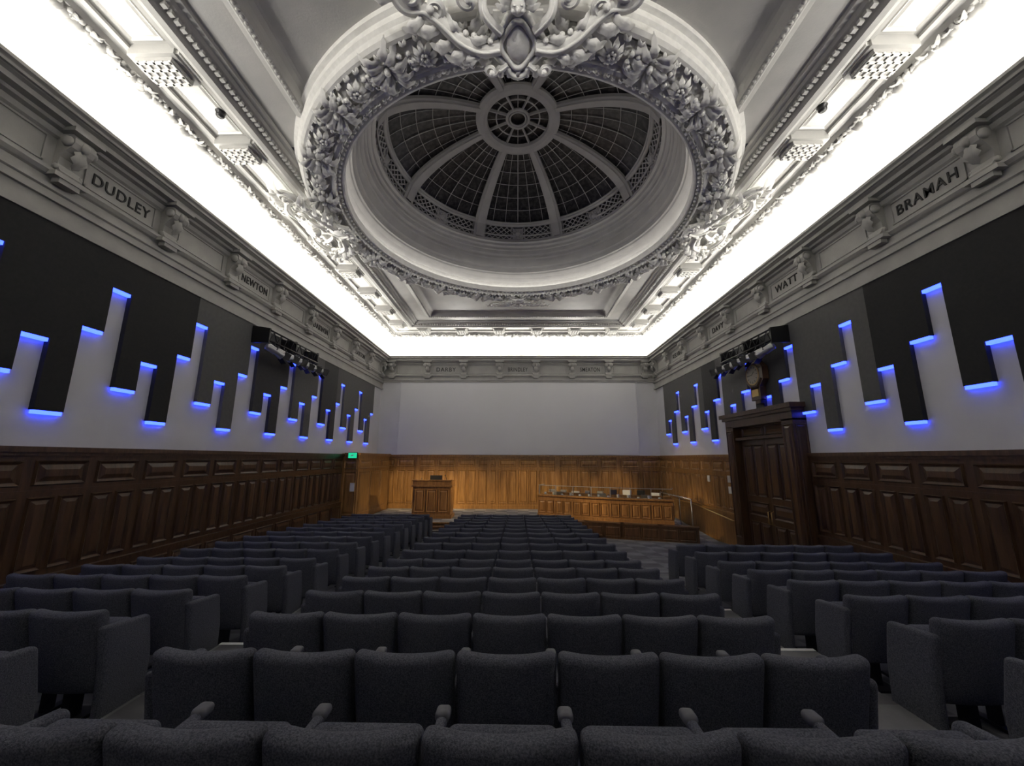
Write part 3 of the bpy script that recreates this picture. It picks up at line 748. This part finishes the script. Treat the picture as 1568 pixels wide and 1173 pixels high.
# ------------------------------------------------------------------ seats
def seat_row(n,ends):
    M=MB();w=.554
    for k in range(n):
        xc=w*(k+.5)
        def fb(x,y,z,xc=xc):
            u=(x-xc)/.27;t=(z-.24)/.58
            x=xc+(x-xc)*(.96+.04*t)
            z2=z+(.016*abs(u)**2.4-.010)*max(0,t)
            return (x,y+.03*u*u-.12*(t-.3)-(.018*math.sin(pi*min(1,max(0,t)))*(1-u*u) if y<0 else 0),z2)
        M.rbox((xc,0,.52),(.2735,.055,.30),.042,0,fb,sub=5)
        def fs_(x,y,z): return(x,y+.22*(z-.3),z)
        M.rbox((xc,.13,.47),(.235,.055,.20),.045,0,fs_,sub=2)
        M.obox((xc,.10,.16),V((1,0,0)),V((0,1,0)),Z,.03,.05,.15,1)
        M.obox((xc,.10,.012),V((1,0,0)),V((0,1,0)),Z,.10,.14,.012,1)
        M.obox((xc,.05,.30),V((1,0,0)),V((0,1,0)),Z,.26,.025,.02,1)
    for k in range(n+1):
        x=w*k
        end=(k==0 and ends[0]) or (k==n and ends[1])
        if end:
            def fe(x_,y,z): 
                t=max(0,(z-.3)/.36)
                return(x_,y-.06*(t-.3)+(.0 if y>.1 else 0),z-.10*max(0,y)*t)
            M.rbox((x,.17,.365),(.036,.20,.345),.034,0,fe,sub=2)
        else:
            M.rbox((x,.24,.60),(.024,.19,.020),.018,0,None,sub=1)
            M.rbox((x,.40,.612),(.034,.04,.022),.02,2,None,sub=1)
            M.obox((x,.22,.40),V((1,0,0)),V((0,1,0)),Z,.018,.13,.19,0)
            M.obox((x,.18,.14),V((1,0,0)),V((0,1,0)),Z,.018,.04,.14,1)
            M.obox((x,.18,.012),V((1,0,0)),V((0,1,0)),Z,.03,.14,.012,1)
    return M
def rows(n,ends,x0,idx):
    first=None
    for i in idx:
        y=1.63+.8*i
        if first is None:
            first=seat_row(n,ends).build('auditorium_seat_row',[FAB,MET,ARM],loc=(x0,y,zf(y)+.005),recalc=True)
        else:
            o_=bpy.data.objects.new('auditorium_seat_row',first.data);bpy.context.scene.collection.objects.link(o_);o_.location=(x0,y,zf(y+.1)+.01)
rows(7,(True,True),-2.0,range(0,17))
rows(5,(True,True),-5.87,range(0,17))
rows(6,(True,True),3.03,range(0,9))

# ------------------------------------------------------------------ lights
def area(name,loc,rot,sx,sy,pw,col=(1,.96,.88)):
    l=bpy.data.lights.new(name,'AREA');l.shape='RECTANGLE';l.size=sx;l.size_y=sy;l.energy=pw;l.color=col
    o_=bpy.data.objects.new(name,l);bpy.context.scene.collection.objects.link(o_);o_.location=loc;o_.rotation_euler=rot;return o_
CW=(1,.965,.90)
LP=21
area('cove_light_left',(-6.72,9.25,5.05),(0,pi-.0,0),.14,20.4,20.4*LP,CW)
area('cove_light_right',(6.72,9.25,5.05),(0,pi,0),.14,20.4,20.4*LP,CW)
area('cove_light_back',(0,19.42,5.05),(pi,0,0),13.4,.14,13.4*LP,CW)
area('cove_light_rear',(0,-.92,5.05),(pi,0,0),13.4,.14,13.4*LP,CW)
def spot(name,loc,tgt,pw,ang,col=(1,.62,.28),blend=.6,rad=.08):
    l=bpy.data.lights.new(name,'SPOT');l.energy=pw;l.spot_size=math.radians(ang);l.spot_blend=blend;l.color=col;l.shadow_soft_size=rad
    o_=bpy.data.objects.new(name,l);bpy.context.scene.collection.objects.link(o_);o_.location=loc
    o_.rotation_euler=(V(tgt)-V(loc)).to_track_quat('-Z','Y').to_euler()
WM=(1,.73,.38)
for x,tx,pw in((-6.2,-5.4,1500),(-6.2,-3.9,1900),(-6.2,-2.4,2000),(6.2,-4.6,1900),(6.2,-1.0,1900),(6.2,.6,1800),(6.2,2.4,1300),(6.2,4.6,1100)):
    spot('stage_spot_lamp',(x,12.35,2.7),(tx,19.5,-1.8),pw,20,WM,.8)
spot('stage_spot_lamp',(-6.2,12.35,2.7),(1.9,16.2,-1.9),1800,18,WM)
spot('stage_spot_lamp',(-6.2,12.35,2.7),(4.2,15.2,-1.9),2000,18,WM)
spot('stage_spot_lamp',(6.2,12.35,2.7),(-3.5,16.6,-1.7),1500,16,WM)
spot('stage_spot_lamp',(-6.2,12.35,2.7),(6.9,16.6,-1.1),900,20,WM)
spot('stage_spot_lamp',(6.2,12.35,2.7),(-6.3,17.4,-1.1),500,20,WM)
for x in(-4.4,-1.5,1.5,4.4):
    spot('added_ring_fill',(x,-.75,4.95),(x*.55,4.6,6.0),330,70,CW,.9,.06)  # added fill spots without fixtures, to brighten the near dome ring
for sx in(-1,1):
    for y in(3.4,9.3,15.0):
        spot('added_ring_fill',(sx*6.42,y,4.95),(sx*4.2,y*.6+3.7,6.0),170,95,CW,.9,.06)  # added side fill for the ring, no fitting modelled
for x in(-3.0,3.0):
    spot('added_ring_fill',(x,19.1,4.95),(x*.6,14.0,6.1),280,80,CW,.9,.06)  # added fill for the far side of the ring
w=bpy.data.worlds.new('World');bpy.context.scene.world=w;w.use_nodes=True;w.node_tree.nodes['Background'].inputs[0].default_value=(.02,.02,.025,1)
try:
    bpy.context.scene.view_settings.view_transform='Standard'
    bpy.context.scene.view_settings.exposure=-0.05
except Exception as ex: print(ex)
# ------------------------------------------------------------------ camera
cam=bpy.data.cameras.new('camera');co=bpy.data.objects.new('camera',cam);bpy.context.scene.collection.objects.link(co)
cam.sensor_width=36;cam.lens=36*600/1568;cam.clip_start=.05
co.matrix_world=Matrix.Rotation(math.radians(.86),4,'Z')@Matrix.Rotation(math.radians(90+10.85),4,'X')@Matrix.Rotation(math.radians(.2),4,'Z')
bpy.context.scene.camera=co
